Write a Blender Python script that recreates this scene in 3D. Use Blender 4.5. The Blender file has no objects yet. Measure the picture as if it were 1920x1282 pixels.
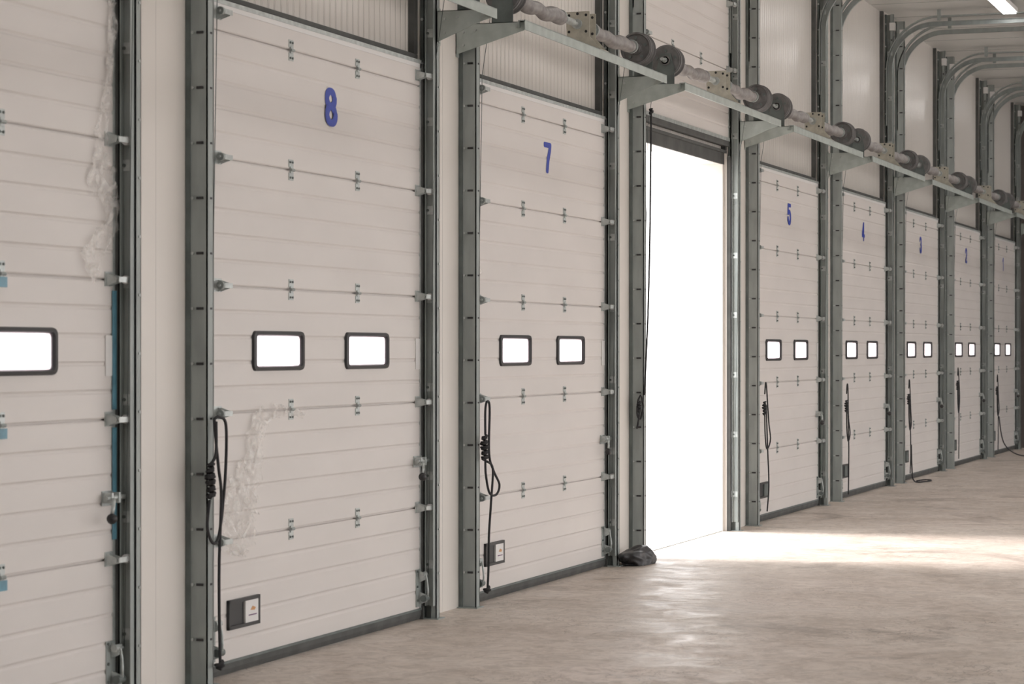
import bpy, bmesh, math, random
from mathutils import Vector, Matrix, noise
random.seed(7)
C = bpy.context.scene.collection
PITCH = 3.65
def DX(n): return -3.69*(n-8) if n>8 else PITCH*(8-n)
H_CEIL = 5.53

# ------------------------------------------------------------------ materials
def mat(name, col, rough=0.5, metal=0.0, var=0.0, vscale=4.0, bump=0.0, bscale=200.0, col2=None, spec=0.5, stretch=(1,1,1), detail=4):
    m = bpy.data.materials.new(name); m.use_nodes = True
    nt = m.node_tree; P = nt.nodes['Principled BSDF']
    P.inputs['Base Color'].default_value = (*col, 1)
    P.inputs['Roughness'].default_value = rough
    P.inputs['Metallic'].default_value = metal
    P.inputs['Specular IOR Level'].default_value = spec
    tc = nt.nodes.new('ShaderNodeTexCoord'); mp = nt.nodes.new('ShaderNodeMapping')
    mp.inputs['Scale'].default_value = stretch
    nt.links.new(tc.outputs['Object'], mp.inputs['Vector'])
    if var > 0 or col2:
        n = nt.nodes.new('ShaderNodeTexNoise'); n.inputs['Scale'].default_value = vscale; n.inputs['Detail'].default_value = detail
        nt.links.new(mp.outputs['Vector'], n.inputs['Vector'])
        r = nt.nodes.new('ShaderNodeValToRGB')
        c2 = col2 if col2 else tuple(c*(1-var) for c in col)
        r.color_ramp.elements[0].position = 0.35; r.color_ramp.elements[0].color = (*c2, 1)
        r.color_ramp.elements[1].position = 0.65; r.color_ramp.elements[1].color = (*col, 1)
        nt.links.new(n.outputs['Fac'], r.inputs['Fac']); nt.links.new(r.outputs['Color'], P.inputs['Base Color'])
    if bump > 0:
        n = nt.nodes.new('ShaderNodeTexNoise'); n.inputs['Scale'].default_value = bscale
        nt.links.new(mp.outputs['Vector'], n.inputs['Vector'])
        b = nt.nodes.new('ShaderNodeBump'); b.inputs['Strength'].default_value = bump; b.inputs['Distance'].default_value = 0.002
        nt.links.new(n.outputs['Fac'], b.inputs['Height']); nt.links.new(b.outputs['Normal'], P.inputs['Normal'])
    return m

M = {}
M['panel'] = mat('door_panel_white', (0.745,0.708,0.682), 0.42, var=0.05, vscale=1.3, bump=0.15, bscale=90, stretch=(1,1,2.5))
M['pier'] = mat('sandwich_panel_white', (0.775,0.735,0.69), 0.4, var=0.04, vscale=1.0)
M['steel'] = mat('galvanised_steel', (0.36,0.395,0.385), 0.45, 0.12, var=0.18, vscale=14, stretch=(1,1,0.25))
M['steel_dk'] = mat('galvanised_steel_dark', (0.16,0.185,0.18), 0.5, 0.2, var=0.3, vscale=10)
M['steel_lt'] = mat('galvanised_bracket', (0.57,0.61,0.60), 0.35, 0.4, var=0.25, vscale=25)
M['gusset'] = mat('galvanised_gusset', (0.46,0.51,0.485), 0.5, 0.12, var=0.15, vscale=12)
M['zinc'] = mat('zinc_yellow_plate', (0.58,0.56,0.48), 0.4, 0.3, var=0.2, vscale=20)
M['spring'] = mat('spring_steel', (0.40,0.38,0.37), 0.5, 0.25, var=0.3, vscale=18)
M['drum'] = mat('drum_cast_grey', (0.20,0.195,0.195), 0.5, 0.15, var=0.3, vscale=16)
M['black'] = mat('black_plastic', (0.028,0.028,0.030), 0.45, var=0.2)
M['rubber_and_shade'] = mat('rubber_seal_and_shade', (0.095,0.098,0.094), 0.7, var=0.3, vscale=8)
M['rope'] = mat('black_rope', (0.03,0.03,0.033), 0.8, bump=0.5, bscale=300)
M['bag'] = mat('black_bag_plastic', (0.03,0.03,0.034), 0.45, bump=0.3, bscale=30)
M['blue'] = mat('number_blue', (0.026,0.06,0.43), 0.4, var=0.12, vscale=12)
M['label'] = mat('white_label', (0.8,0.79,0.78), 0.4, var=0.03)
M['orange'] = mat('orange_ink', (0.65,0.33,0.14), 0.5, var=0.05)
M['purple'] = mat('ink_dark', (0.2,0.12,0.2), 0.5, var=0.05)
M['film_blue'] = mat('blue_protective_film', (0.14,0.33,0.43), 0.35, var=0.3, vscale=12)
M['ceiling'] = mat('ceiling_panel', (0.70,0.695,0.67), 0.35, var=0.05, vscale=0.7)
M['endwall'] = mat('end_wall_dark', (0.10,0.085,0.08), 0.6, var=0.2, vscale=2)
M['sidewall'] = mat('far_side_wall', (0.66,0.64,0.615), 0.6, var=0.05)
M['yard'] = mat('yard_concrete', (0.62,0.60,0.58), 0.9, var=0.1, vscale=0.5)

# ribbed wall panel
m = mat('ribbed_wall_panel', (0.72,0.685,0.645), 0.25, var=0.04, vscale=0.8)
nt = m.node_tree; P = nt.nodes['Principled BSDF']
tc = nt.nodes.new('ShaderNodeTexCoord'); w = nt.nodes.new('ShaderNodeTexWave')
w.wave_type='BANDS'; w.bands_direction='X'; w.inputs['Scale'].default_value = 4.0; w.inputs['Distortion'].default_value=0
nt.links.new(tc.outputs['Object'], w.inputs['Vector'])
rr = nt.nodes.new('ShaderNodeValToRGB'); rr.color_ramp.elements[0].position=0.0; rr.color_ramp.elements[1].position=0.22
nt.links.new(w.outputs['Fac'], rr.inputs['Fac'])
b = nt.nodes.new('ShaderNodeBump'); b.inputs['Distance'].default_value=0.007; b.inputs['Strength'].default_value=0.9
nt.links.new(rr.outputs['Color'], b.inputs['Height']); nt.links.new(b.outputs['Normal'], P.inputs['Normal'])
M['ribbed'] = m

# floor
m = bpy.data.materials.new('concrete_floor'); m.use_nodes=True
nt=m.node_tree; P=nt.nodes['Principled BSDF']; L=nt.links
tc=nt.nodes.new('ShaderNodeTexCoord')
def N(scale, detail=6, rough=0.6, dist=0.0):
    n=nt.nodes.new('ShaderNodeTexNoise'); n.inputs['Scale'].default_value=scale; n.inputs['Detail'].default_value=detail
    n.inputs['Roughness'].default_value=rough; n.inputs['Distortion'].default_value=dist
    L.new(tc.outputs['Object'], n.inputs['Vector']); return n
def ramp(src,p0,c0,p1,c1):
    r=nt.nodes.new('ShaderNodeValToRGB'); r.color_ramp.elements[0].position=p0; r.color_ramp.elements[0].color=(*c0,1)
    r.color_ramp.elements[1].position=p1; r.color_ramp.elements[1].color=(*c1,1); L.new(src,r.inputs['Fac']); return r
def mult(x,y,f):
    k=nt.nodes.new('ShaderNodeMix'); k.data_type='RGBA'; k.blend_type='MULTIPLY'; k.inputs[0].default_value=f
    L.new(x,k.inputs[6]); L.new(y,k.inputs[7]); return k.outputs[2]
a=ramp(N(1.1,10,0.7,0.8).outputs['Fac'],0.35,(0.60,0.52,0.455),0.66,(0.80,0.725,0.66))
c=ramp(N(7,12,0.8,1.5).outputs['Fac'],0.42,(0.66,0.64,0.62),0.56,(1,1,1))
d=ramp(N(0.5,4,0.55,2.5).outputs['Fac'],0.33,(0.55,0.53,0.52),0.43,(1,1,1))
o=mult(a.outputs['Color'],c.outputs['Color'],0.7); o=mult(o,d.outputs['Color'],0.6)
s1=N(2.2,3,0.5,3.5)
mr=nt.nodes.new('ShaderNodeValToRGB'); e_=mr.color_ramp.elements
e_[0].position=0.485; e_[0].color=(1,1,1,1); e_[1].position=0.515; e_[1].color=(1,1,1,1); k_=e_.new(0.5); k_.color=(0.55,0.53,0.52,1)
L.new(s1.outputs['Fac'],mr.inputs['Fac'])
msk=ramp(N(0.8,3,0.5).outputs['Fac'],0.5,(0,0,0),0.62,(1,1,1))
k=nt.nodes.new('ShaderNodeMix'); k.data_type='RGBA'; k.blend_type='MULTIPLY'; L.new(msk.outputs['Color'],k.inputs[0]); L.new(o,k.inputs[6]); L.new(mr.outputs['Color'],k.inputs[7])
L.new(k.outputs[2],P.inputs['Base Color'])
rg=ramp(N(3,8,0.7,0.8).outputs['Fac'],0.35,(0.36,)*3,0.65,(0.64,)*3); L.new(rg.outputs['Color'],P.inputs['Roughness'])
bp=nt.nodes.new('ShaderNodeBump'); bp.inputs['Strength'].default_value=0.45; bp.inputs['Distance'].default_value=0.004
L.new(N(14,8,0.7).outputs['Fac'],bp.inputs['Height']); L.new(bp.outputs['Normal'],P.inputs['Normal'])
P.inputs['Specular IOR Level'].default_value=0.42
M['floor']=m

# glazing: slightly frosted acrylic
m = bpy.data.materials.new('acrylic_glazing'); m.use_nodes=True; nt=m.node_tree; nt.nodes.clear()
o=nt.nodes.new('ShaderNodeOutputMaterial'); mixs=nt.nodes.new('ShaderNodeMixShader'); mix2=nt.nodes.new('ShaderNodeMixShader')
tr=nt.nodes.new('ShaderNodeBsdfTransparent'); tr.inputs[0].default_value=(0.95,0.85,0.91,1)
tl=nt.nodes.new('ShaderNodeBsdfTranslucent'); tl.inputs[0].default_value=(0.92,0.82,0.88,1)
gl=nt.nodes.new('ShaderNodeBsdfGlossy'); gl.inputs['Roughness'].default_value=0.1
mixs.inputs[0].default_value=0.5; mix2.inputs[0].default_value=0.05
nt.links.new(tr.outputs[0],mixs.inputs[1]); nt.links.new(tl.outputs[0],mixs.inputs[2]); nt.links.new(mixs.outputs[0],mix2.inputs[1]); nt.links.new(gl.outputs[0],mix2.inputs[2]); nt.links.new(mix2.outputs[0],o.inputs[0])
M['glass']=m
# plastic film
m = bpy.data.materials.new('clear_plastic_film'); m.use_nodes=True; nt=m.node_tree; nt.nodes.clear()
o=nt.nodes.new('ShaderNodeOutputMaterial'); mixs=nt.nodes.new('ShaderNodeMixShader')
tr=nt.nodes.new('ShaderNodeBsdfTransparent'); P=nt.nodes.new('ShaderNodeBsdfPrincipled')
P.inputs['Base Color'].default_value=(0.85,0.82,0.79,1); P.inputs['Roughness'].default_value=0.25
tc=nt.nodes.new('ShaderNodeTexCoord'); n=nt.nodes.new('ShaderNodeTexNoise'); n.inputs['Scale'].default_value=10; n.inputs['Detail'].default_value=6; n.inputs['Distortion'].default_value=2
nt.links.new(tc.outputs['Object'],n.inputs['Vector'])
r=nt.nodes.new('ShaderNodeMapRange'); r.inputs[1].default_value=0.36; r.inputs[2].default_value=0.7; r.inputs[3].default_value=0.04; r.inputs[4].default_value=0.6
nt.links.new(n.outputs['Fac'],r.inputs[0]); nt.links.new(r.outputs[0],mixs.inputs[0])
nt.links.new(tr.outputs[0],mixs.inputs[1]); nt.links.new(P.outputs[0],mixs.inputs[2]); nt.links.new(mixs.outputs[0],o.inputs[0])
M['film']=m
# lamp diffuser
m = bpy.data.materials.new('lamp_diffuser'); m.use_nodes=True; P=m.node_tree.nodes['Principled BSDF']
P.inputs['Base Color'].default_value=(0.9,0.9,0.9,1); P.inputs['Emission Color'].default_value=(1,0.97,0.95,1); P.inputs['Emission Strength'].default_value=14
M['lamp']=m

# ------------------------------------------------------------------ mesh builder
class B:
    def __init__(s): s.v=[]; s.f=[]; s.m=[]; s.sm=[]; s.mats=[]; s.T=Matrix.Identity(4)
    def mi(s,k):
        if k not in s.mats: s.mats.append(k)
        return s.mats.index(k)
    def add(s,vs,fs,k,smooth=False):
        o=len(s.v); s.v += [tuple(s.T@Vector(p)) for p in vs]; i=s.mi(k)
        for f in fs: s.f.append([o+a for a in f]); s.m.append(i); s.sm.append(smooth)
    def box(s,x0,x1,y0,y1,z0,z1,k):
        vs=[(x,y,z) for x in (x0,x1) for y in (y0,y1) for z in (z0,z1)]
        s.add(vs,[(0,1,3,2),(4,6,7,5),(0,4,5,1),(2,3,7,6),(0,2,6,4),(1,5,7,3)],k)
    def prism(s,pts,axis,a0,a1,k):
        def mk(p,a): return {'x':(a,p[0],p[1]),'y':(p[0],a,p[1]),'z':(p[0],p[1],a)}[axis]
        n=len(pts); vs=[mk(p,a0) for p in pts]+[mk(p,a1) for p in pts]
        fs=[tuple(range(n)),tuple(range(2*n-1,n-1,-1))]+[(i,i+n,(i+1)%n+n,(i+1)%n) for i in range(n)]
        s.add(vs,fs,k)
    def lathe(s,c,axis,prof,k,seg=24,smooth=True,caps=True):
        vs=[];fs=[]
        for a,r in prof:
            for i in range(seg):
                t=2*math.pi*i/seg; p,q=r*math.cos(t),r*math.sin(t)
                vs.append({'x':(c[0]+a,c[1]+p,c[2]+q),'y':(c[0]+p,c[1]+a,c[2]+q),'z':(c[0]+p,c[1]+q,c[2]+a)}[axis])
        n=len(prof)
        for j in range(n-1):
            for i in range(seg):
                fs.append((j*seg+i,j*seg+(i+1)%seg,(j+1)*seg+(i+1)%seg,(j+1)*seg+i))
        s.add(vs,fs,k,smooth)
        if caps:
            s.add(vs[:seg],[tuple(range(seg))],k); s.add(vs[-seg:],[tuple(range(seg))],k)
    def cyl(s,c,axis,r,a0,a1,k,seg=16): s.lathe(c,axis,[(a0,r),(a1,r)],k,seg)
    def tube(s,pts,r,k,seg=8,ry=None,smooth=True):
        pts=[Vector(p) for p in pts]; vs=[];fs=[]; n=len(pts)
        for i,p in enumerate(pts):
            t=(pts[min(i+1,n-1)]-pts[max(i-1,0)]).normalized()
            u=t.cross(Vector((0.3,1,0.1))).normalized(); w=t.cross(u)
            rr=r[i] if isinstance(r,(list,tuple)) else r
            for j in range(seg):
                a=2*math.pi*j/seg; vs.append(tuple(p+u*math.cos(a)*rr+w*math.sin(a)*rr))
        for i in range(n-1):
            for j in range(seg): fs.append((i*seg+j,i*seg+(j+1)%seg,(i+1)*seg+(j+1)%seg,(i+1)*seg+j))
        fs.append(tuple(range(seg))); fs.append(tuple(range((n-1)*seg,n*seg)))
        s.add(vs,fs,k,smooth)
    def mesh(s,name):
        me=bpy.data.meshes.new(name); me.from_pydata(s.v,[],s.f)
        for k in s.mats: me.materials.append(M[k])
        me.polygons.foreach_set('material_index',s.m); me.polygons.foreach_set('use_smooth',s.sm)
        me.update(); bm=bmesh.new(); bm.from_mesh(me); bmesh.ops.recalc_face_normals(bm,faces=bm.faces); bm.to_mesh(me); bm.free()
        return me
    def obj(s,name,parent=None,loc=(0,0,0)): return place(s.mesh(name),name,parent,loc)
def place(me,name,parent=None,loc=(0,0,0)):
    o=bpy.data.objects.new(name,me); C.objects.link(o); o.location=loc
    if parent: o.parent=parent
    return o
def empty(name,loc=(0,0,0)):
    e=bpy.data.objects.new(name,None); C.objects.link(e); e.location=loc; e.empty_display_size=0.2; return e
def smoothpath(pts,n=8):
    P=[Vector(p) for p in pts]; out=[]
    for i in range(len(P)-1):
        p0=P[max(i-1,0)];p1=P[i];p2=P[i+1];p3=P[min(i+2,len(P)-1)]
        for j in range(n):
            t=j/n
            out.append(0.5*((2*p1)+(-p0+p2)*t+(2*p0-5*p1+4*p2-p3)*t*t+(-p0+3*p1-3*p2+p3)*t**3))
    out.append(P[-1]); return out

# ------------------------------------------------------------------ door template (coordinates of bay 8)
XL,XR = 10.37,13.20
YF = 0.0; TH=0.042
SEAMS=[0.664,1.286,1.908,2.530,3.152]; TOP=3.285; BOT=0.055
WIN=[(10.914,11.535),(12.075,12.696)]; WZ=(1.488,1.692)
GD=0.0046
def grooves(seams,bot,top):
    g=[(z,0.010,0.016) for z in seams]
    ed=[seams[0]-0.622]+list(seams)
    for z in ed:
        for k in range(1,5):
            zz=z+0.1244*k
            if bot+0.02<zz<top-0.02: g.append((zz,0.024,GD))
    return sorted(g)
def strip(b,x0,x1,z0,z1,gr,k='panel'):
    pr=[(YF,z0)]
    for z,w_,d_ in gr:
        if z0+w_<z<z1-w_:
            if d_>0.01: pr+=[(YF,z-w_/2-0.006),(YF+0.003,z-w_/2),(YF+d_,z-w_/2+0.002),(YF+d_,z+w_/2-0.002),(YF+0.003,z+w_/2),(YF,z+w_/2+0.006)]
            else: pr+=[(YF,z-w_/2),(YF+d_,z-0.003),(YF+d_,z+0.003),(YF,z+w_/2)]
    pr.append((YF,z1)); n=len(pr)
    vs=[(x0,y,z) for y,z in pr]+[(x1,y,z) for y,z in pr]
    fs=[(i,i+1,i+1+n,i+n) for i in range(n-1)]
    b.add(vs,fs,k)
    y1=YF+TH
    b.add([(x0,y1,z0),(x0,y1,z1),(x1,y1,z1),(x1,y1,z0),(x0,YF,z0),(x1,YF,z0),(x0,YF,z1),(x1,YF,z1)],
          [(0,1,2,3),(0,3,5,4),(1,2,7,6)],k)
    for x in (x0,x1):
        vs=[(x,y,z) for y,z in pr]+[(x,y1,z) for y,z in pr]
        b.add(vs,[(i,i+1,i+1+n,i+n) for i in range(n-1)],k)
def rrect(cx,cz,w,h,r,n=6):
    pts=[]
    for sx,sz,a0 in ((1,1,0),(-1,1,90),(-1,-1,180),(1,-1,270)):
        for i in range(n+1):
            a=math.radians(a0+90*i/n); pts.append((cx+sx*(w/2-r)+r*math.cos(a),cz+sz*(h/2-r)+r*math.sin(a)))
    return pts
def win_frame(b,x0,x1,z0,z1):
    cx,cz=(x0+x1)/2,(z0+z1)/2; w,h=x1-x0,z1-z0
    o=rrect(cx,cz,w,h,0.035); o2=rrect(cx,cz,w-0.012,h-0.008,0.032); i2=rrect(cx,cz,w-0.064,h-0.040,0.022); i1=rrect(cx,cz,w-0.080,h-0.052,0.018)
    n=len(o); loops=[[(x,YF+0.001,z) for x,z in o],[(x,YF-0.012,z) for x,z in o2],[(x,YF-0.015,z) for x,z in i2],[(x,YF-0.004,z) for x,z in i1],[(x,YF+0.006,z) for x,z in i1]]
    vs=[p for l in loops for p in l]; fs=[]
    for j in range(len(loops)-1):
        for i in range(n): fs.append((j*n+i,j*n+(i+1)%n,(j+1)*n+(i+1)%n,(j+1)*n+i))
    b.add(vs,fs,'black')
def panels_mesh():
    b=B(); gr=grooves(SEAMS,BOT,TOP)
    hx=[(a+0.02,c-0.02) for a,c in WIN]; hz=(WZ[0]+0.014,WZ[1]-0.014)
    strip(b,XL,hx[0][0],BOT,TOP,gr); strip(b,hx[0][1],hx[1][0],BOT,TOP,gr); strip(b,hx[1][1],XR,BOT,TOP,gr)
    for a,c in hx: strip(b,a,c,BOT,hz[0],gr); strip(b,a,c,hz[1],TOP,gr)
    b.box(XL,XR,YF-0.006,YF+TH,TOP,TOP+0.022,'steel_lt')
    b.box(XL,XR,YF-0.003,YF-0.0005,TOP-0.025,TOP,'label')
    return b.mesh('panels')
def hinge(b,x,z):
    for s_ in (-1,1):
        b.box(x-0.027,x+0.027,YF-0.004,YF+0.001,z+s_*0.034-0.020,z+s_*0.034+0.020,'steel_lt')
        for q in (-0.014,0.014): b.cyl((x+q,YF-0.004,z+s_*0.040),'y',0.006,-0.005,0.0,'steel_dk',8)
    b.box(x-0.014,x+0.014,YF-0.009,YF,z-0.018,z+0.018,'steel_lt')
    b.cyl((x,YF-0.010,z),'x',0.008,-0.020,0.020,'steel',10)
def roller_hinge(b,x,z,side):
    xa,xb=sorted((x-side*0.085,x))
    b.box(xa,xb,YF-0.004,YF+0.001,z-0.030,z+0.035,'steel_lt')
    xm=x-side*0.045
    b.prism([(YF,z+0.030),(YF-0.065,z+0.012),(YF-0.065,z-0.012),(YF,z-0.03)],'x',xm-0.002,xm+0.002,'steel_lt')
    x2=x-side*0.075
    b.prism([(YF,z+0.030),(YF-0.055,z+0.012),(YF-0.055,z-0.012),(YF,z-0.03)],'x',x2-0.002,x2+0.002,'steel_lt')
    xa,xb=sorted((x2,x+side*0.012))
    b.box(xa,xb,YF-0.069,YF-0.064,z-0.012,z+0.012,'steel_lt')
    xa,xb=sorted((0,side*0.12)); b.cyl((x2,YF-0.052,z),'x',0.0065,xa,xb,'steel_lt',8)
    xa,xb=sorted((side*0.085,side*0.105)); b.cyl((x2,YF-0.052,z),'x',0.020,xa,xb,'label' if side>0 else 'steel',14)
def hardware_mesh():
    b=B()
    for z in SEAMS:
        for x in (11.377,12.25): hinge(b,x,z)
        if z<3.1:
            roller_hinge(b,XR-0.005,z,1); roller_hinge(b,XL+0.115,z,-1)
    roller_hinge(b,XR-0.005,TOP-0.075,1); roller_hinge(b,XL+0.115,TOP-0.05,-1)
    b.box(XR-0.018,XR+0.002,YF-0.003,YF+TH,BOT,TOP,'steel_lt')
    b.box(XL,XL+0.03,YF-0.003,YF+TH,BOT,TOP,'steel_lt')
    for x0,x1,s_ in ((XR-0.08,XR,1),(XL+0.05,XL+0.13,-1)):
        b.box(x0,x1,YF-0.005,YF,0.08,0.30,'steel')
        b.prism([(YF,0.30),(YF-0.045,0.27),(YF-0.045,0.24),(YF,0.22)],'x',x0+0.04,x0+0.045,'steel_lt')
        b.prism([(YF,0.17),(YF-0.055,0.15),(YF-0.055,0.11),(YF,0.09)],'x',x0+0.04,x0+0.045,'steel_lt')
        b.cyl((x0+0.03,YF-0.03,0.27),'x',0.016,-0.01,0.05,'steel_lt',12)
        b.cyl((x0+0.03,YF-0.04,0.13),'x',0.020,-0.01,0.05,'steel_dk',12)
        for z in (0.12,0.20,0.29): b.cyl((x0+0.012,YF-0.004,z),'y',0.007,-0.008,0,'steel_dk',8)
        b.tube(smoothpath([(x0+0.05,YF-0.045,0.27),(x0+0.06,YF-0.05,0.22),(x0+0.045,YF-0.06,0.17),(x0+0.06,YF-0.05,0.13)],4),0.006,'steel_lt',6)
    b.box(XR-0.085,XR-0.02,YF-0.0045,YF-0.001,1.48,1.66,'label')
    return b.mesh('hinges_and_rollers')
def frames_mesh():
    b=B()
    for a,c in WIN: win_frame(b,a,c,*WZ)
    return b.mesh('window_frames')
def glass_mesh():
    b=B()
    for a,c in WIN: b.add([(a+0.025,0.003,WZ[0]+0.017),(c-0.025,0.003,WZ[0]+0.017),(c-0.025,0.003,WZ[1]-0.017),(a+0.025,0.003,WZ[1]-0.017)],[(0,1,2,3)],'glass')
    return b.mesh('glazing')
def seal_mesh():
    b=B(); b.prism([(YF-0.004,BOT+0.012),(YF-0.004,0.03),(YF+0.005,0.004),(YF+TH-0.004,0.004),(YF+TH,0.03),(YF+TH,BOT+0.004)],'x',XL,XR,'rubber_and_shade')
    b.box(XL,XR,YF-0.007,YF-0.003,BOT+0.002,BOT+0.014,'steel_dk'); return b.mesh('bottom_seal')
def latch_mesh():
    b=B(); x=XR-0.02; z=0.935
    b.box(x-0.10,x+0.03,YF-0.006,YF,z-0.03,z+0.035,'steel_lt')
    b.cyl((x-0.12,YF-0.035,z+0.005),'x',0.011,0,0.22,'steel_lt',12)
    for q in (-0.085,-0.02): b.box(x+q-0.008,x+q+0.008,YF-0.05,YF,z-0.018,z+0.028,'steel_lt')
    b.tube([(x-0.06,YF-0.035,z+0.005),(x-0.10,YF-0.065,z-0.005),(x-0.125,YF-0.075,z-0.035),(x-0.135,YF-0.075,z-0.06)],0.008,'steel_lt',8)
    pr=[]
    for i in range(9):
        a=math.pi*i/8; pr.append((-0.024*math.cos(a),max(0.001,0.024*math.sin(a))))
    b.lathe((x-0.137,YF-0.075,z-0.082),'z',pr,'black',16)
    return b.mesh('spring_latch')
def handle_mesh(lab):
    b=B(); x0,x1,z0,z1=10.63,10.98,0.218,0.364
    t=0.018
    b.box(x0,x1,YF-0.016,YF,z0,z0+t,'black'); b.box(x0,x1,YF-0.016,YF,z1-t,z1,'black')
    b.box(x0,x0+t,YF-0.016,YF,z0,z1,'black'); b.box(x1-t,x1,YF-0.016,YF,z0,z1,'black')
    b.box(x0+t,x1-t,YF-0.003,YF,z0+t,z1-t,'black')
    b.box(x0+0.185,x1-t,YF-0.014,YF-0.003,z0+t,z1-t,'label' if lab else 'steel_dk')
    if lab:
        b.prism([(x0+0.24,z0+0.078),(x0+0.265,z0+0.096),(x0+0.30,z0+0.086),(x0+0.285,z0+0.074)],'y',YF-0.0155,YF-0.013,'orange')
        b.box(x0+0.22,x0+0.31,YF-0.0155,YF-0.013,z0+0.050,z0+0.056,'purple')
    return b.mesh('lift_handle')

def arc(cx,cz,rx,rz,a0,a1,n=14): return [(cx+rx*math.cos(math.radians(a0+(a1-a0)*i/n)),cz+rz*math.sin(math.radians(a0+(a1-a0)*i/n))) for i in range(n+1)]
DIG={
 '8':[arc(.5,.76,.46,.24,0,360,28),arc(.5,.26,.5,.26,0,360,28)],
 '7':[[(0,1),(1,1),(.93,.82),(.62,.42),(.45,0)]],
 '5':[[(.95,1),(.12,1),(.06,.56),(.2,.6)]+arc(.5,.33,.5,.33,100,-170,20)],
 '4':[[(.72,0),(.72,1),(.62,1),(0,.3),(0,.24),(1.05,.24)]],
 '3':[arc(.48,.76,.46,.24,165,-70,16)+arc(.48,.27,.5,.27,75,-165,18)],
 '2':[arc(.5,.72,.48,.28,170,-30,16)+[(.75,.42),(.1,.08),(.03,0),(1,0)]],
 '1':[[(.15,.78),(.55,.98),(.6,.98),(.6,0)]],
}
def number_mesh(ch):
    b=B(); W,Hh=0.108,0.174; cx,cz=11.885,2.905; rx,rz=0.027,0.0185
    pen=[(rx*math.copysign(abs(math.cos(t))**0.6,math.cos(t)),rz*math.copysign(abs(math.sin(t))**0.6,math.sin(t))) for t in [2*math.pi*i/20+0.001 for i in range(20)]]
    def hull(P):
        P=sorted(set((round(a,6),round(c,6)) for a,c in P))
        def half(P):
            h=[]
            for p in P:
                while len(h)>1 and (h[-1][0]-h[-2][0])*(p[1]-h[-2][1])-(h[-1][1]-h[-2][1])*(p[0]-h[-2][0])<=0: h.pop()
                h.append(p)
            return h
        a=half(P); c=half(P[::-1]); return a[:-1]+c[:-1]
    y=YF-0.0012
    for line in DIG[ch]:
        pts=[(cx+(p[0]-.5)*W,cz+(p[1]-.5)*Hh) for p in line]
        for p,q in zip(pts[:-1],pts[1:]):
            h=hull([(p[0]+a,p[1]+c) for a,c in pen]+[(q[0]+a,q[1]+c) for a,c in pen])
            b.add([(a,y,c) for a,c in h],[tuple(range(len(h)))],'blue'); y-=0.00012
    return b.mesh('painted_number')

mesh_panels=panels_mesh(); mesh_hw=hardware_mesh(); mesh_fr=frames_mesh(); mesh_gl=glass_mesh(); mesh_seal=seal_mesh(); mesh_latch=latch_mesh(); mesh_handle=handle_mesh(True); mesh_handle2=handle_mesh(False)
NUMS=list(range(1,11))
for n in NUMS:
    dx=DX(n); e=empty('door_%d'%n,(dx,0,0))
    if n==6: continue
    place(mesh_panels,'panels',e); place(mesh_hw,'hinges_and_rollers',e); place(mesh_fr,'window_frames',e); place(mesh_gl,'glazing',e)
    place(mesh_seal,'bottom_seal',e); place(mesh_latch,'spring_latch',e); place(mesh_handle if n>=7 else mesh_handle2,'lift_handle',e)
    if n<=8: place(number_mesh(str(n)),'painted_number',e)
e6=bpy.data.objects['door_6']
b=B(); gr=grooves([4.042,4.664],3.42,4.664)
strip(b,XL,XR,3.42,4.655,gr)
b.box(XL,XR,-0.006,TH+0.002,3.375,3.425,'rubber_and_shade')
b.box(XL,XR,-0.010,-0.004,3.42,3.45,'steel_lt')
for x in (11.377,12.25): hinge(b,x,4.042); hinge(b,x,4.664)
roller_hinge(b,XR-0.005,4.042,1); roller_hinge(b,XL+0.115,4.042,-1); roller_hinge(b,XR-0.005,4.62,1)
b.box(XR-0.018,XR+0.002,-0.003,TH,3.42,4.655,'steel_lt')
def section(mt,z0,win):
    b.T=mt; g=[(0.1244*k,0.024,GD) for k in range(1,5)]
    if win:
        hx=[(a+0.02,c-0.02) for a,c in WIN]; zz=(0.216,0.392)
        for a,c in ((XL,hx[0][0]),(hx[0][1],hx[1][0]),(hx[1][1],XR)): strip(b,a,c,0,0.612,g)
        for a,c in hx: strip(b,a,c,0,zz[0],g); strip(b,a,c,zz[1],0.612,g)
        for a,c in WIN: win_frame(b,a,c,0.202,0.406); b.box(a+0.03,c-0.03,0.016,0.022,0.22,0.39,'glass')
    else: strip(b,XL,XR,0,0.612,g)
    b.T=Matrix.Identity(4)
section(Matrix.Translation((0,0,4.664))@Matrix.Rotation(math.radians(40),4,'X'),0,True)
section(Matrix.Translation((0,-0.40,5.14))@Matrix.Rotation(math.radians(76),4,'X'),0,False)
section(Matrix.Translation((0,-1.02,5.29))@Matrix.Rotation(math.radians(90),4,'X'),0,False)
b.obj('raised_sections',e6)

# ------------------------------------------------------------------ track frames (per bay)
def sweep_yz(b,path,xa,xb,t,k):
    n=len(path); vs=[]; fs=[]
    for i,(y,z) in enumerate(path):
        a=path[max(i-1,0)]; c=path[min(i+1,n-1)]; dy,dz=c[0]-a[0],c[1]-a[1]; l=math.hypot(dy,dz); ny,nz=-dz/l*t/2,dy/l*t/2
        vs+=[(xa,y+ny,z+nz),(xb,y+ny,z+nz),(xb,y-ny,z-nz),(xa,y-ny,z-nz)]
    for i in range(n-1):
        for j in range(4): fs.append((i*4+j,i*4+(j+1)%4,(i+1)*4+(j+1)%4,(i+1)*4+j))
    fs+= [(0,1,2,3),((n-1)*4,(n-1)*4+1,(n-1)*4+2,(n-1)*4+3)]
    b.add(vs,fs,k)
def curve_path(y0,zc,R,y1,z0):
    p=[(y0,z0),(y0,zc)]
    for i in range(1,13):
        a=math.radians(90*i/12); p.append((y0-R*(1-math.cos(a)),zc+R*math.sin(a)))
    p.append((y1,zc+R)); return p
YW=0.018
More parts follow.
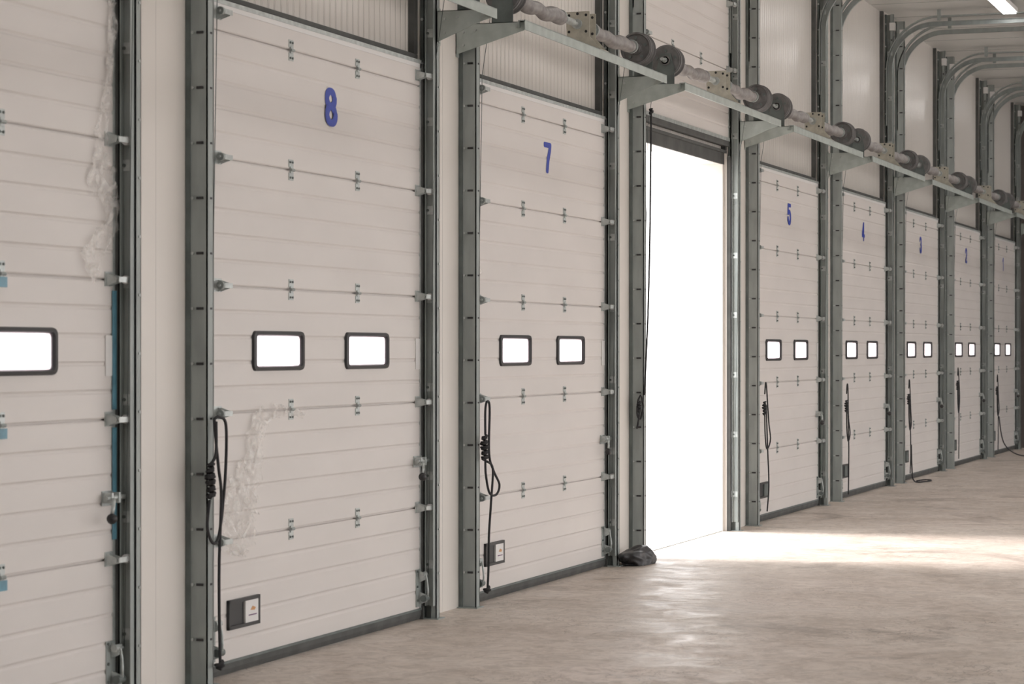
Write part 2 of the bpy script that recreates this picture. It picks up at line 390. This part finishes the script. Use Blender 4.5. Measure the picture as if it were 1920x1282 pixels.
def track_mesh(side):
    b=B()
    if side<0:
        xo,xi=10.235,10.300; yp=-0.095
        xt0,xt1=10.303,10.338
    else:
        xo,xi=13.290,13.240; yp=-0.085
        xt0,xt1=13.203,13.237
    zt=5.50
    a,c=min(xo,xi),max(xo,xi)
    if side<0:
        b.box(a,a+0.006,yp,YW,0,zt,'steel'); b.box(a,c,yp,yp+0.006,0,zt,'steel'); b.box(a,c,YW-0.02,YW,0,zt,'steel_dk')
        b.box(a-0.006,a,YW-0.025,YW,0,zt,'steel_dk'); b.box(c-0.006,c,yp,yp+0.03,0,zt,'steel')
        b.box(a-0.04,c+0.02,yp-0.02,YW,0,0.006,'steel')
    else:
        b.box(c-0.006,c,yp,YW,0,zt,'steel'); b.box(a,c,yp,yp+0.006,0,zt,'steel'); b.box(a,a+0.006,yp,yp+0.035,0,zt,'steel')
        b.box(a,c,YW-0.02,YW,0,zt,'steel_dk')
        b.box(a-0.02,c+0.04,yp-0.02,YW,0,0.006,'steel')
    sx=(10.34,10.368) if side<0 else (13.203,13.225)
    b.box(sx[0],sx[1],-0.014,0.018,0.0,TOP,'rubber_and_shade')
    z=0.22; i=0
    while z<5.3:
        if side<0:
            b.box(a-0.0075,a-0.0005,-0.075,-0.040,z-0.006,z+0.006,'black')
            b.cyl((a-0.008,-0.02,z),'x',0.007,-0.004,0.004,'steel_lt',8)
            b.box(c-0.035,c-0.015,yp-0.0015,yp,z-0.005,z+0.005,'black')
        else:
            b.box(a-0.0015,a,-0.07,-0.055,z-0.01,z+0.01,'black')
            if i%2==0:
                b.box(a-0.012,a+0.002,-0.075,-0.015,z+0.08,z+0.13,'steel_lt'); b.cyl((a-0.013,-0.035,z+0.105),'x',0.008,-0.006,0.0,'steel_dk',8)
            b.cyl((a-0.002,0.005,z+0.19),'x',0.009,-0.008,0.0,'steel_lt',8)
            b.cyl((a+0.03,yp,z+0.05),'y',0.007,-0.006,0.0,'steel_lt',8)
        z+=0.262; i+=1
    pc=curve_path(-0.052,4.86,0.50,-3.0,0.08)
    if side<0: sweep_yz(b,pc,xt0,xt0+0.003,0.052,'steel')
    else: sweep_yz(b,pc,xt1-0.003,xt1,0.052,'steel')
    for off in (-0.025,0.025):
        p2=curve_path(-0.052+off,4.86,0.50+off,-3.0,0.08)
        sweep_yz(b,p2,xt0,xt1,0.003,'steel')
    p3=curve_path(-0.012,4.86,0.60-0.012,-3.0,4.2)
    sweep_yz(b,p3,a if side<0 else xt0,xt1 if side<0 else c,0.012,'steel')
    for y in (-0.62,-1.7,-2.9):
        b.box((xt0+xt1)/2-0.012,(xt0+xt1)/2+0.012,y-0.02,y+0.02,5.40,H_CEIL-0.004,'steel')
    b.box(a-0.01,c+0.01,-0.10,-0.04,5.31,5.40,'label')
    return b.mesh('track_side')
tm={-1:track_mesh(-1),1:track_mesh(1)}
for n in NUMS[::-1]:
    e=empty('door_track_frame',(DX(n),0,0))
    place(tm[-1],'track_left',e); place(tm[1],'track_right',e)

# ------------------------------------------------------------------ torsion spring shaft (per bay)
SY,SZ=-0.27,3.785
def drum(b,x,side):
    pr=[(0,0.03),(0,0.120),(0.012,0.122),(0.016,0.108)]
    for i in range(7):
        pr+=[(0.02+i*0.011,0.104),(0.0255+i*0.011,0.096)]
    pr+=[(0.10,0.104),(0.104,0.118),(0.116,0.118),(0.116,0.105),(0.108,0.1),(0.108,0.05),(0.118,0.045),(0.118,0.02)]
    b.lathe((x,SY,SZ),'x',[( (a_ if side<0 else 0.118-a_),r) for a_,r in pr],'drum',32,smooth=False)
    b.lathe((x,SY,SZ),'x',[(-0.004,0.105),(-0.004,0.112),(0.004,0.112)],'drum',32,caps=False)
    b.cyl((x,SY,SZ),'x',0.038,-0.03,0.01,'drum',18); b.cyl((x,SY,SZ),'x',0.020,-0.038,0,'steel_lt',12)
    for i in range(5):
        a_=2*math.pi*i/5+0.3; b.cyl((x,SY+0.075*math.cos(a_),SZ+0.075*math.sin(a_)),'x',0.012,-0.006,0.002,'steel_dk',8)
def spring(b,x0,x1,seed):
    n=int((x1-x0)/0.007); pts=[];rad=[]
    for i in range(n+1):
        t=i/n; x=x0+(x1-x0)*t
        sag=-0.014*math.sin(math.pi*t)+0.007*math.sin(t*17+seed)
        pts.append((x,SY+0.005*math.sin(t*11+seed),SZ+sag)); rad.append(0.043+0.0045*math.sin(t*9+seed)+(0.0035 if i%2 else -0.002))
    b.tube(pts,rad,'spring',14)
    for x in (x0,x1): b.cyl((x,SY,SZ),'x',0.034,-0.05,0.05,'steel',16); b.cyl((x,SY,SZ),'x',0.050,-0.012,0.012,'steel',16)
def gusset(b,x,y0,flip):
    zt=3.60
    pts=[(y0,zt-0.185),(y0,zt),(-0.43,zt),(-0.43,zt-0.055),(-0.36,zt-0.075)]
    b.prism(pts,'x',x,x+0.004,'gusset')
    b.box(x,x+0.05,-0.43,y0,zt-0.004,zt,'gusset')
    b.box(x-0.0,x+0.05,y0-0.004,y0,zt-0.20,zt+0.02,'gusset')
    for yy,zz in ((y0-0.05,zt-0.05),(y0-0.05,zt-0.13),(y0-0.13,zt-0.04),(-0.38,zt-0.03)): b.cyl((x,yy,zz),'x',0.008,-0.006,0,'steel_lt',8)
    b.prism([(SY-0.07,zt),(SY+0.07,zt),(SY+0.07,zt+0.12),(SY+0.04,SZ+0.055),(SY-0.04,SZ+0.055),(SY-0.07,zt+0.12)],'x',x+0.045,x+0.05,'steel_dk')
    b.cyl((x+0.045,SY,SZ),'x',0.03,-0.015,0.015,'steel_lt',14)
def shaft_mesh():
    b=B()
    b.cyl((0,SY,SZ),'x',0.0127,10.12,13.34,'steel_lt',12)
    drum(b,10.24,-1); drum(b,13.09,1)
    spring(b,10.50,11.35,0.3); spring(b,12.05,12.98,2.1)
    gusset(b,10.18,YW,-1); gusset(b,13.24,-0.087,1)
    b.box(10.15,13.30,-0.445,-0.440,3.545,3.605,'gusset'); b.box(10.15,13.30,-0.445,-0.40,3.600,3.605,'steel_lt'); b.box(10.15,13.30,-0.405,-0.40,3.56,3.60,'steel')
    for x in (11.72,11.86):
        b.prism([(SY-0.085,3.70),(SY-0.17,3.605),(SY-0.13,3.60),(SY+0.075,3.70),(SY+0.085,3.87),(SY-0.085,3.87)],'x',x,x+0.005,'zinc')
        for yy,zz in ((-0.06,0.06),(0.06,0.06),(-0.06,-0.05),(0.06,-0.05),(0,0.07)): b.cyl((x,SY+yy,SZ+zz),'x',0.010,-0.002,0.002,'black',8)
        b.cyl((x,SY,SZ),'x',0.034,-0.02,0.02,'steel_lt',16)
    b.box(11.70,11.89,-0.44,-0.36,3.605,3.612,'zinc')
    b.cyl((11.5,SY,SZ),'x',0.024,-0.05,0.12,'steel_lt',12)
    for x,xb_ in ((10.33,10.335),(13.19,13.21)):
        b.tube([(x,SY+0.10,SZ-0.02),(x,-0.10,3.3),(xb_,YF-0.045,0.27)],0.0022,'steel_dk',5)
    return b.mesh('shaft_assembly')
sm=shaft_mesh()
for n in NUMS[::-1]:
    e=empty('torsion_spring_shaft',(DX(n),0,0)); place(sm,'shaft_assembly',e)

# ------------------------------------------------------------------ room shell
b=B(); X0,X1=-6.0,39.35
ed=[]
for n in range(10,0,-1):
    dx=DX(n); ed.append((10.41+dx,13.155+dx))
cur=X0; cur2=X0
for a,c in ed:
    b.box(cur,a,0.045,0.25,0,H_CEIL,'pier')
    b.box(cur2,a-0.048,0.02,0.045,0,H_CEIL,'pier')
    jx=(cur+a)/2 if a-cur<2 else a-0.45
    b.box(jx-0.0015,jx+0.0015,0.0195,0.0205,0,H_CEIL,'sidewall')
    b.box(a,c,0.06,0.25,3.22,H_CEIL,'ribbed')
    b.box(a-0.048,c+0.048,0.043,0.062,3.22,3.345,'rubber_and_shade')
    b.box(a-0.048,c+0.048,0.02,0.05,3.318,3.342,'rubber_and_shade')
    b.box(c-0.005,c+0.048,0.02,0.062,3.345,H_CEIL,'rubber_and_shade')  # dark strip standing in for the shadow behind the post, not a seal
    cur=c; cur2=c+0.05
b.box(cur,X1,0.045,0.25,0,H_CEIL,'pier'); b.box(cur2,X1,0.02,0.045,0,H_CEIL,'pier')
b.obj('wall_left')
b=B(); b.box(X1,X1+0.2,-12.2,0.25,0,H_CEIL,'endwall'); b.obj('wall_back')
b=B(); b.box(X0-0.2,X0,-12.2,0.25,0,H_CEIL,'sidewall'); b.obj('wall_front')
b=B(); cur=X0
for a,c in ed:
    b.box(cur,a,-12.2,-12,0,H_CEIL,'sidewall'); b.box(a,c,-12.2,-12,3.3,H_CEIL,'sidewall'); cur=c  # unseen wall; open doorways added to let in soft frontal daylight
b.box(cur,X1,-12.2,-12,0,H_CEIL,'sidewall'); b.obj('wall_right')
b=B(); b.box(X0-0.2,X1+0.2,-12.2,0.25,-0.3,0,'floor'); b.obj('floor')
b=B(); b.box(X0-0.2,X1+0.2,-12.2,0.25,H_CEIL,H_CEIL+0.2,'ceiling')
x=X0+1
while x<X1: b.box(x-0.004,x+0.004,-12,0.05,H_CEIL-0.003,H_CEIL+0.001,'steel'); x+=1.15
b.obj('ceiling')
b=B(); b.box(-90,130,0.25,120,-0.35,-0.02,'yard'); b.obj('yard_ground')
b=B(); b.box(-90,130,-120,-12.2,-0.35,-0.02,'yard'); b.obj('yard_ground')
b=B(); dx=DX(6); b.box(10.43+dx,13.15+dx,0.05,0.25,0,0.006,'steel_lt'); b.obj('dock_threshold_plate')

# ceiling lamps
b=B(); b.box(-0.75,0.75,-0.09,0.09,0.03,0.08,'label'); b.box(-0.74,0.74,-0.07,0.07,0.015,0.03,'lamp'); 
b.box(-0.6,-0.57,-0.02,0.02,0.08,0.13,'steel'); b.box(0.57,0.6,-0.02,0.02,0.08,0.13,'steel')
lm=b.mesh('ceiling_lamp')
for y in (-1.45,-6.0,-10.0):
    for i in range(12): place(lm,'ceiling_lamp',None,(-2.6+i*3.69,y,H_CEIL-0.13))

# ------------------------------------------------------------------ ropes
def rope(dx,strands,knots,r=0.0085,kr=0.020):
    b=B()
    for s_ in strands: b.tube(smoothpath([(x,y,z) for x,y,z in s_],7),r,'rope',7)
    for (x,y,z0,z1) in knots:
        turns=max(2,int((z1-z0)/(r*1.9))); pts=[]
        for i in range(turns*10+1):
            t=i/(turns*10); a=2*math.pi*turns*t; rr=kr+0.5*kr*math.sin(math.pi*t)+0.003*math.sin(t*13)
            pts.append((x+rr*math.cos(a)+0.006*math.sin(t*7),y+rr*math.sin(a),z0+(z1-z0)*t+0.004*math.sin(a*0.5)))
        b.tube(pts,r*1.1,'rope',6)
    b.obj('pull_rope',None,(dx,0,0))
Y=-0.125
def R8(u,v,y=Y): return (10.295+(u-401)/179,y,1.6+(654-v)/394)
rope(0,[[R8(398,785,-0.11),R8(404,782,-0.12),R8(415,800),R8(413,900),R8(402,1000),R8(390,1016),R8(380,985),R8(384,935)],
        [R8(398,785,-0.11),R8(396,830),R8(401,880),R8(404,930,-0.13),R8(402,1050),R8(402,1150),R8(404,1250)],
        [R8(396,790),R8(390,850,-0.14),R8(384,870)]],
       [(R8(384,0)[0],-0.13,R8(0,932)[2],R8(0,868)[2]),(R8(404,0)[0],Y,R8(0,1256)[2],R8(0,1240)[2])],kr=0.012,r=0.0075)
def R7(u,v,y=Y): return (10.31+(u-895)/106,y,1.6+(654-v)/302)
rope(DX(7),[[R7(896,815),R7(896,770),R7(899,753),R7(904,765),R7(903,850),R7(912,885),R7(923,912),R7(917,930),R7(904,925),R7(897,890),R7(896,860)],
        [R7(899,865),R7(910,880),R7(907,940),R7(903,1000),R7(902,1060),R7(900,1108)]],
       [(R7(893,0)[0],-0.13,R7(0,862)[2],R7(0,815)[2]),(R7(900,0)[0],Y,R7(0,1112)[2],R7(0,1100)[2])],kr=0.012,r=0.0075)
for n in (5,4,3,2,1):
    rnd=random.Random(n); q=lambda s_: rnd.uniform(-s_,s_)
    x=10.40; zt=1.27+q(0.08)
    rope(DX(n),[[(x-0.03,Y,zt-0.1),(x,Y,zt),(x+0.04,Y,zt-0.05),(x+0.10+q(.04),Y,zt-0.35),(x+0.16+q(.05),Y,zt-0.52),(x+0.05,Y,zt-0.60),(x-0.02,Y,zt-0.45),(x-0.03,Y,zt-0.2)],
        [(x+0.02,Y,zt-0.2),(x+0.08,Y,zt-0.6),(x+0.10+q(.03),Y,0.35),(x+0.06,Y,0.10+q(.04))]],
        [(x-0.04,Y,zt-0.29,zt-0.17)],r=0.0065,kr=0.010)
rope(DX(3),[[(10.45,-0.14,0.45),(10.38,-0.16,0.2),(10.3,-0.2,0.03),(10.5,-0.3,0.012),(10.8,-0.32,0.012),(10.9,-0.22,0.012),(10.6,-0.18,0.012)]],[])
rope(DX(1),[[(10.45,-0.14,0.6),(10.55,-0.2,0.2),(10.7,-0.4,0.02),(10.9,-0.7,0.012),(10.7,-1.1,0.012)]],[])
rope(DX(6),[[(10.30,-0.135,3.40),(10.29,-0.13,2.6),(10.27,-0.12,1.9),(10.22,-0.105,1.25)],
              [(10.21,-0.085,1.24),(10.24,-0.09,1.16),(10.22,-0.075,1.07),(10.20,-0.055,1.10),(10.20,-0.06,1.2),(10.21,-0.08,1.25)],
              [(10.21,-0.07,1.12),(10.20,-0.06,1.03),(10.21,-0.05,1.0),(10.21,-0.07,1.1)]],[(10.30,-0.135,3.39,3.43),(10.205,-0.068,1.12,1.20)],r=0.007,kr=0.008)

# plastic films
def film(dx,path,widths,name='plastic_film_scrap',seed=0,y=-0.008):
    P=smoothpath([(p[0],0,p[1]) for p in path],12); n=len(P); W=[]
    for i in range(n):
        t=i/(n-1)*(len(widths)-1); k=min(int(t),len(widths)-2); W.append(widths[k]+(widths[k+1]-widths[k])*(t-k))
    vs=[];fs=[];m_=16
    for i,p in enumerate(P):
        tg=(P[min(i+1,n-1)]-P[max(i-1,0)]).normalized(); nn=Vector((tg.z,0,-tg.x))
        for j in range(m_+1):
            s_=(j/m_-0.5)*W[i]*(1+0.5*noise.noise(Vector((i*0.35,j*0.1,seed))))
            q=p+nn*s_; yy=y-abs(noise.noise(Vector((q.x*9+seed,q.z*12,1.3))))*0.03-abs(noise.noise(Vector((q.x*30,q.z*30,seed))))*0.005
            vs.append((q.x,yy,q.z))
    for i in range(n-1):
        for j in range(m_): a=i*(m_+1)+j; fs.append((a,a+1,a+m_+2,a+m_+1))
    b=B(); b.add(vs,fs,'film',True); b.obj(name,None,(dx,0,0))
film(0,[(11.52,1.25),(11.3,1.28),(11.05,1.27),(10.92,1.15),(10.86,0.98),(10.78,0.85),(10.72,0.70),(10.70,0.58)],[.03,.05,.10,.20,.25,.34,.42,.25],seed=3)
film(DX(9),[(13.16,3.15),(13.12,2.8),(13.05,2.5),(13.07,2.35),(13.16,2.22),(13.09,2.1),(12.92,1.95)],[.08,.05,.12,.24,.12,.12,.18],seed=9)
film(DX(7),[(10.45,2.25),(10.47,2.1),(10.45,1.95)],[.05,.09,.04],seed=5)
b=B(); b.box(13.172,13.204,-0.010,-0.004,0.75,1.25,'film_blue'); b.box(13.172,13.204,-0.010,-0.004,1.33,1.86,'film_blue')
for z in (0.664,1.286,1.908): b.box(11.34,11.40,-0.014,-0.0095,z-0.055,z-0.012,'film_blue'); b.box(12.22,12.28,-0.014,-0.0095,z-0.055,z-0.012,'film_blue')
b.obj('blue_protective_film',None,(DX(9),0,0))

# black bag at bay 6 post foot
bm=bmesh.new(); bmesh.ops.create_icosphere(bm,subdivisions=5,radius=1)
for v in bm.verts:
    p=v.co.copy(); n1=noise.noise(p*1.2+Vector((3,1,0))); n2=abs(noise.noise(p*2.2)); k=1+0.35*n1-0.2*n2
    v.co=Vector((p.x*0.26*k,p.y*0.125*k,max(0.0,p.z*(0.085-0.045*p.y)*k+0.04)))
me=bpy.data.meshes.new('black_plastic_bag'); bm.to_mesh(me); bm.free(); me.materials.append(M['bag'])
for p in me.polygons: p.use_smooth=True
place(me,'black_plastic_bag',None,(17.15,-0.14,0.0))

# ------------------------------------------------------------------ light
w=bpy.data.worlds.new('World'); bpy.context.scene.world=w; w.use_nodes=True
bg=w.node_tree.nodes['Background']; bg.inputs[0].default_value=(1.0,0.98,0.975,1); bg.inputs[1].default_value=4.2
s=bpy.data.lights.new('sun','SUN'); s.energy=6.5; s.angle=math.radians(20); s.color=(1,0.92,0.89)
so=bpy.data.objects.new('sun',s); C.objects.link(so)
so.rotation_euler=Vector((0.02,-1.0,-0.76)).to_track_quat('-Z','Y').to_euler()

# ------------------------------------------------------------------ camera
TH_=math.atan(1600/4500)
cam=bpy.data.cameras.new('camera'); co=bpy.data.objects.new('camera',cam); C.objects.link(co)
co.location=(0,-5.267,1.6); co.rotation_euler=(math.radians(90),0,TH_-math.radians(90))
cam.sensor_width=36; cam.lens=36*4500/1920; cam.shift_y=13/1920; cam.clip_end=500
cam.dof.use_dof=True; cam.dof.focus_distance=18.0; cam.dof.aperture_fstop=5.6
bpy.context.scene.camera=co
bpy.context.scene.view_settings.view_transform='Standard'
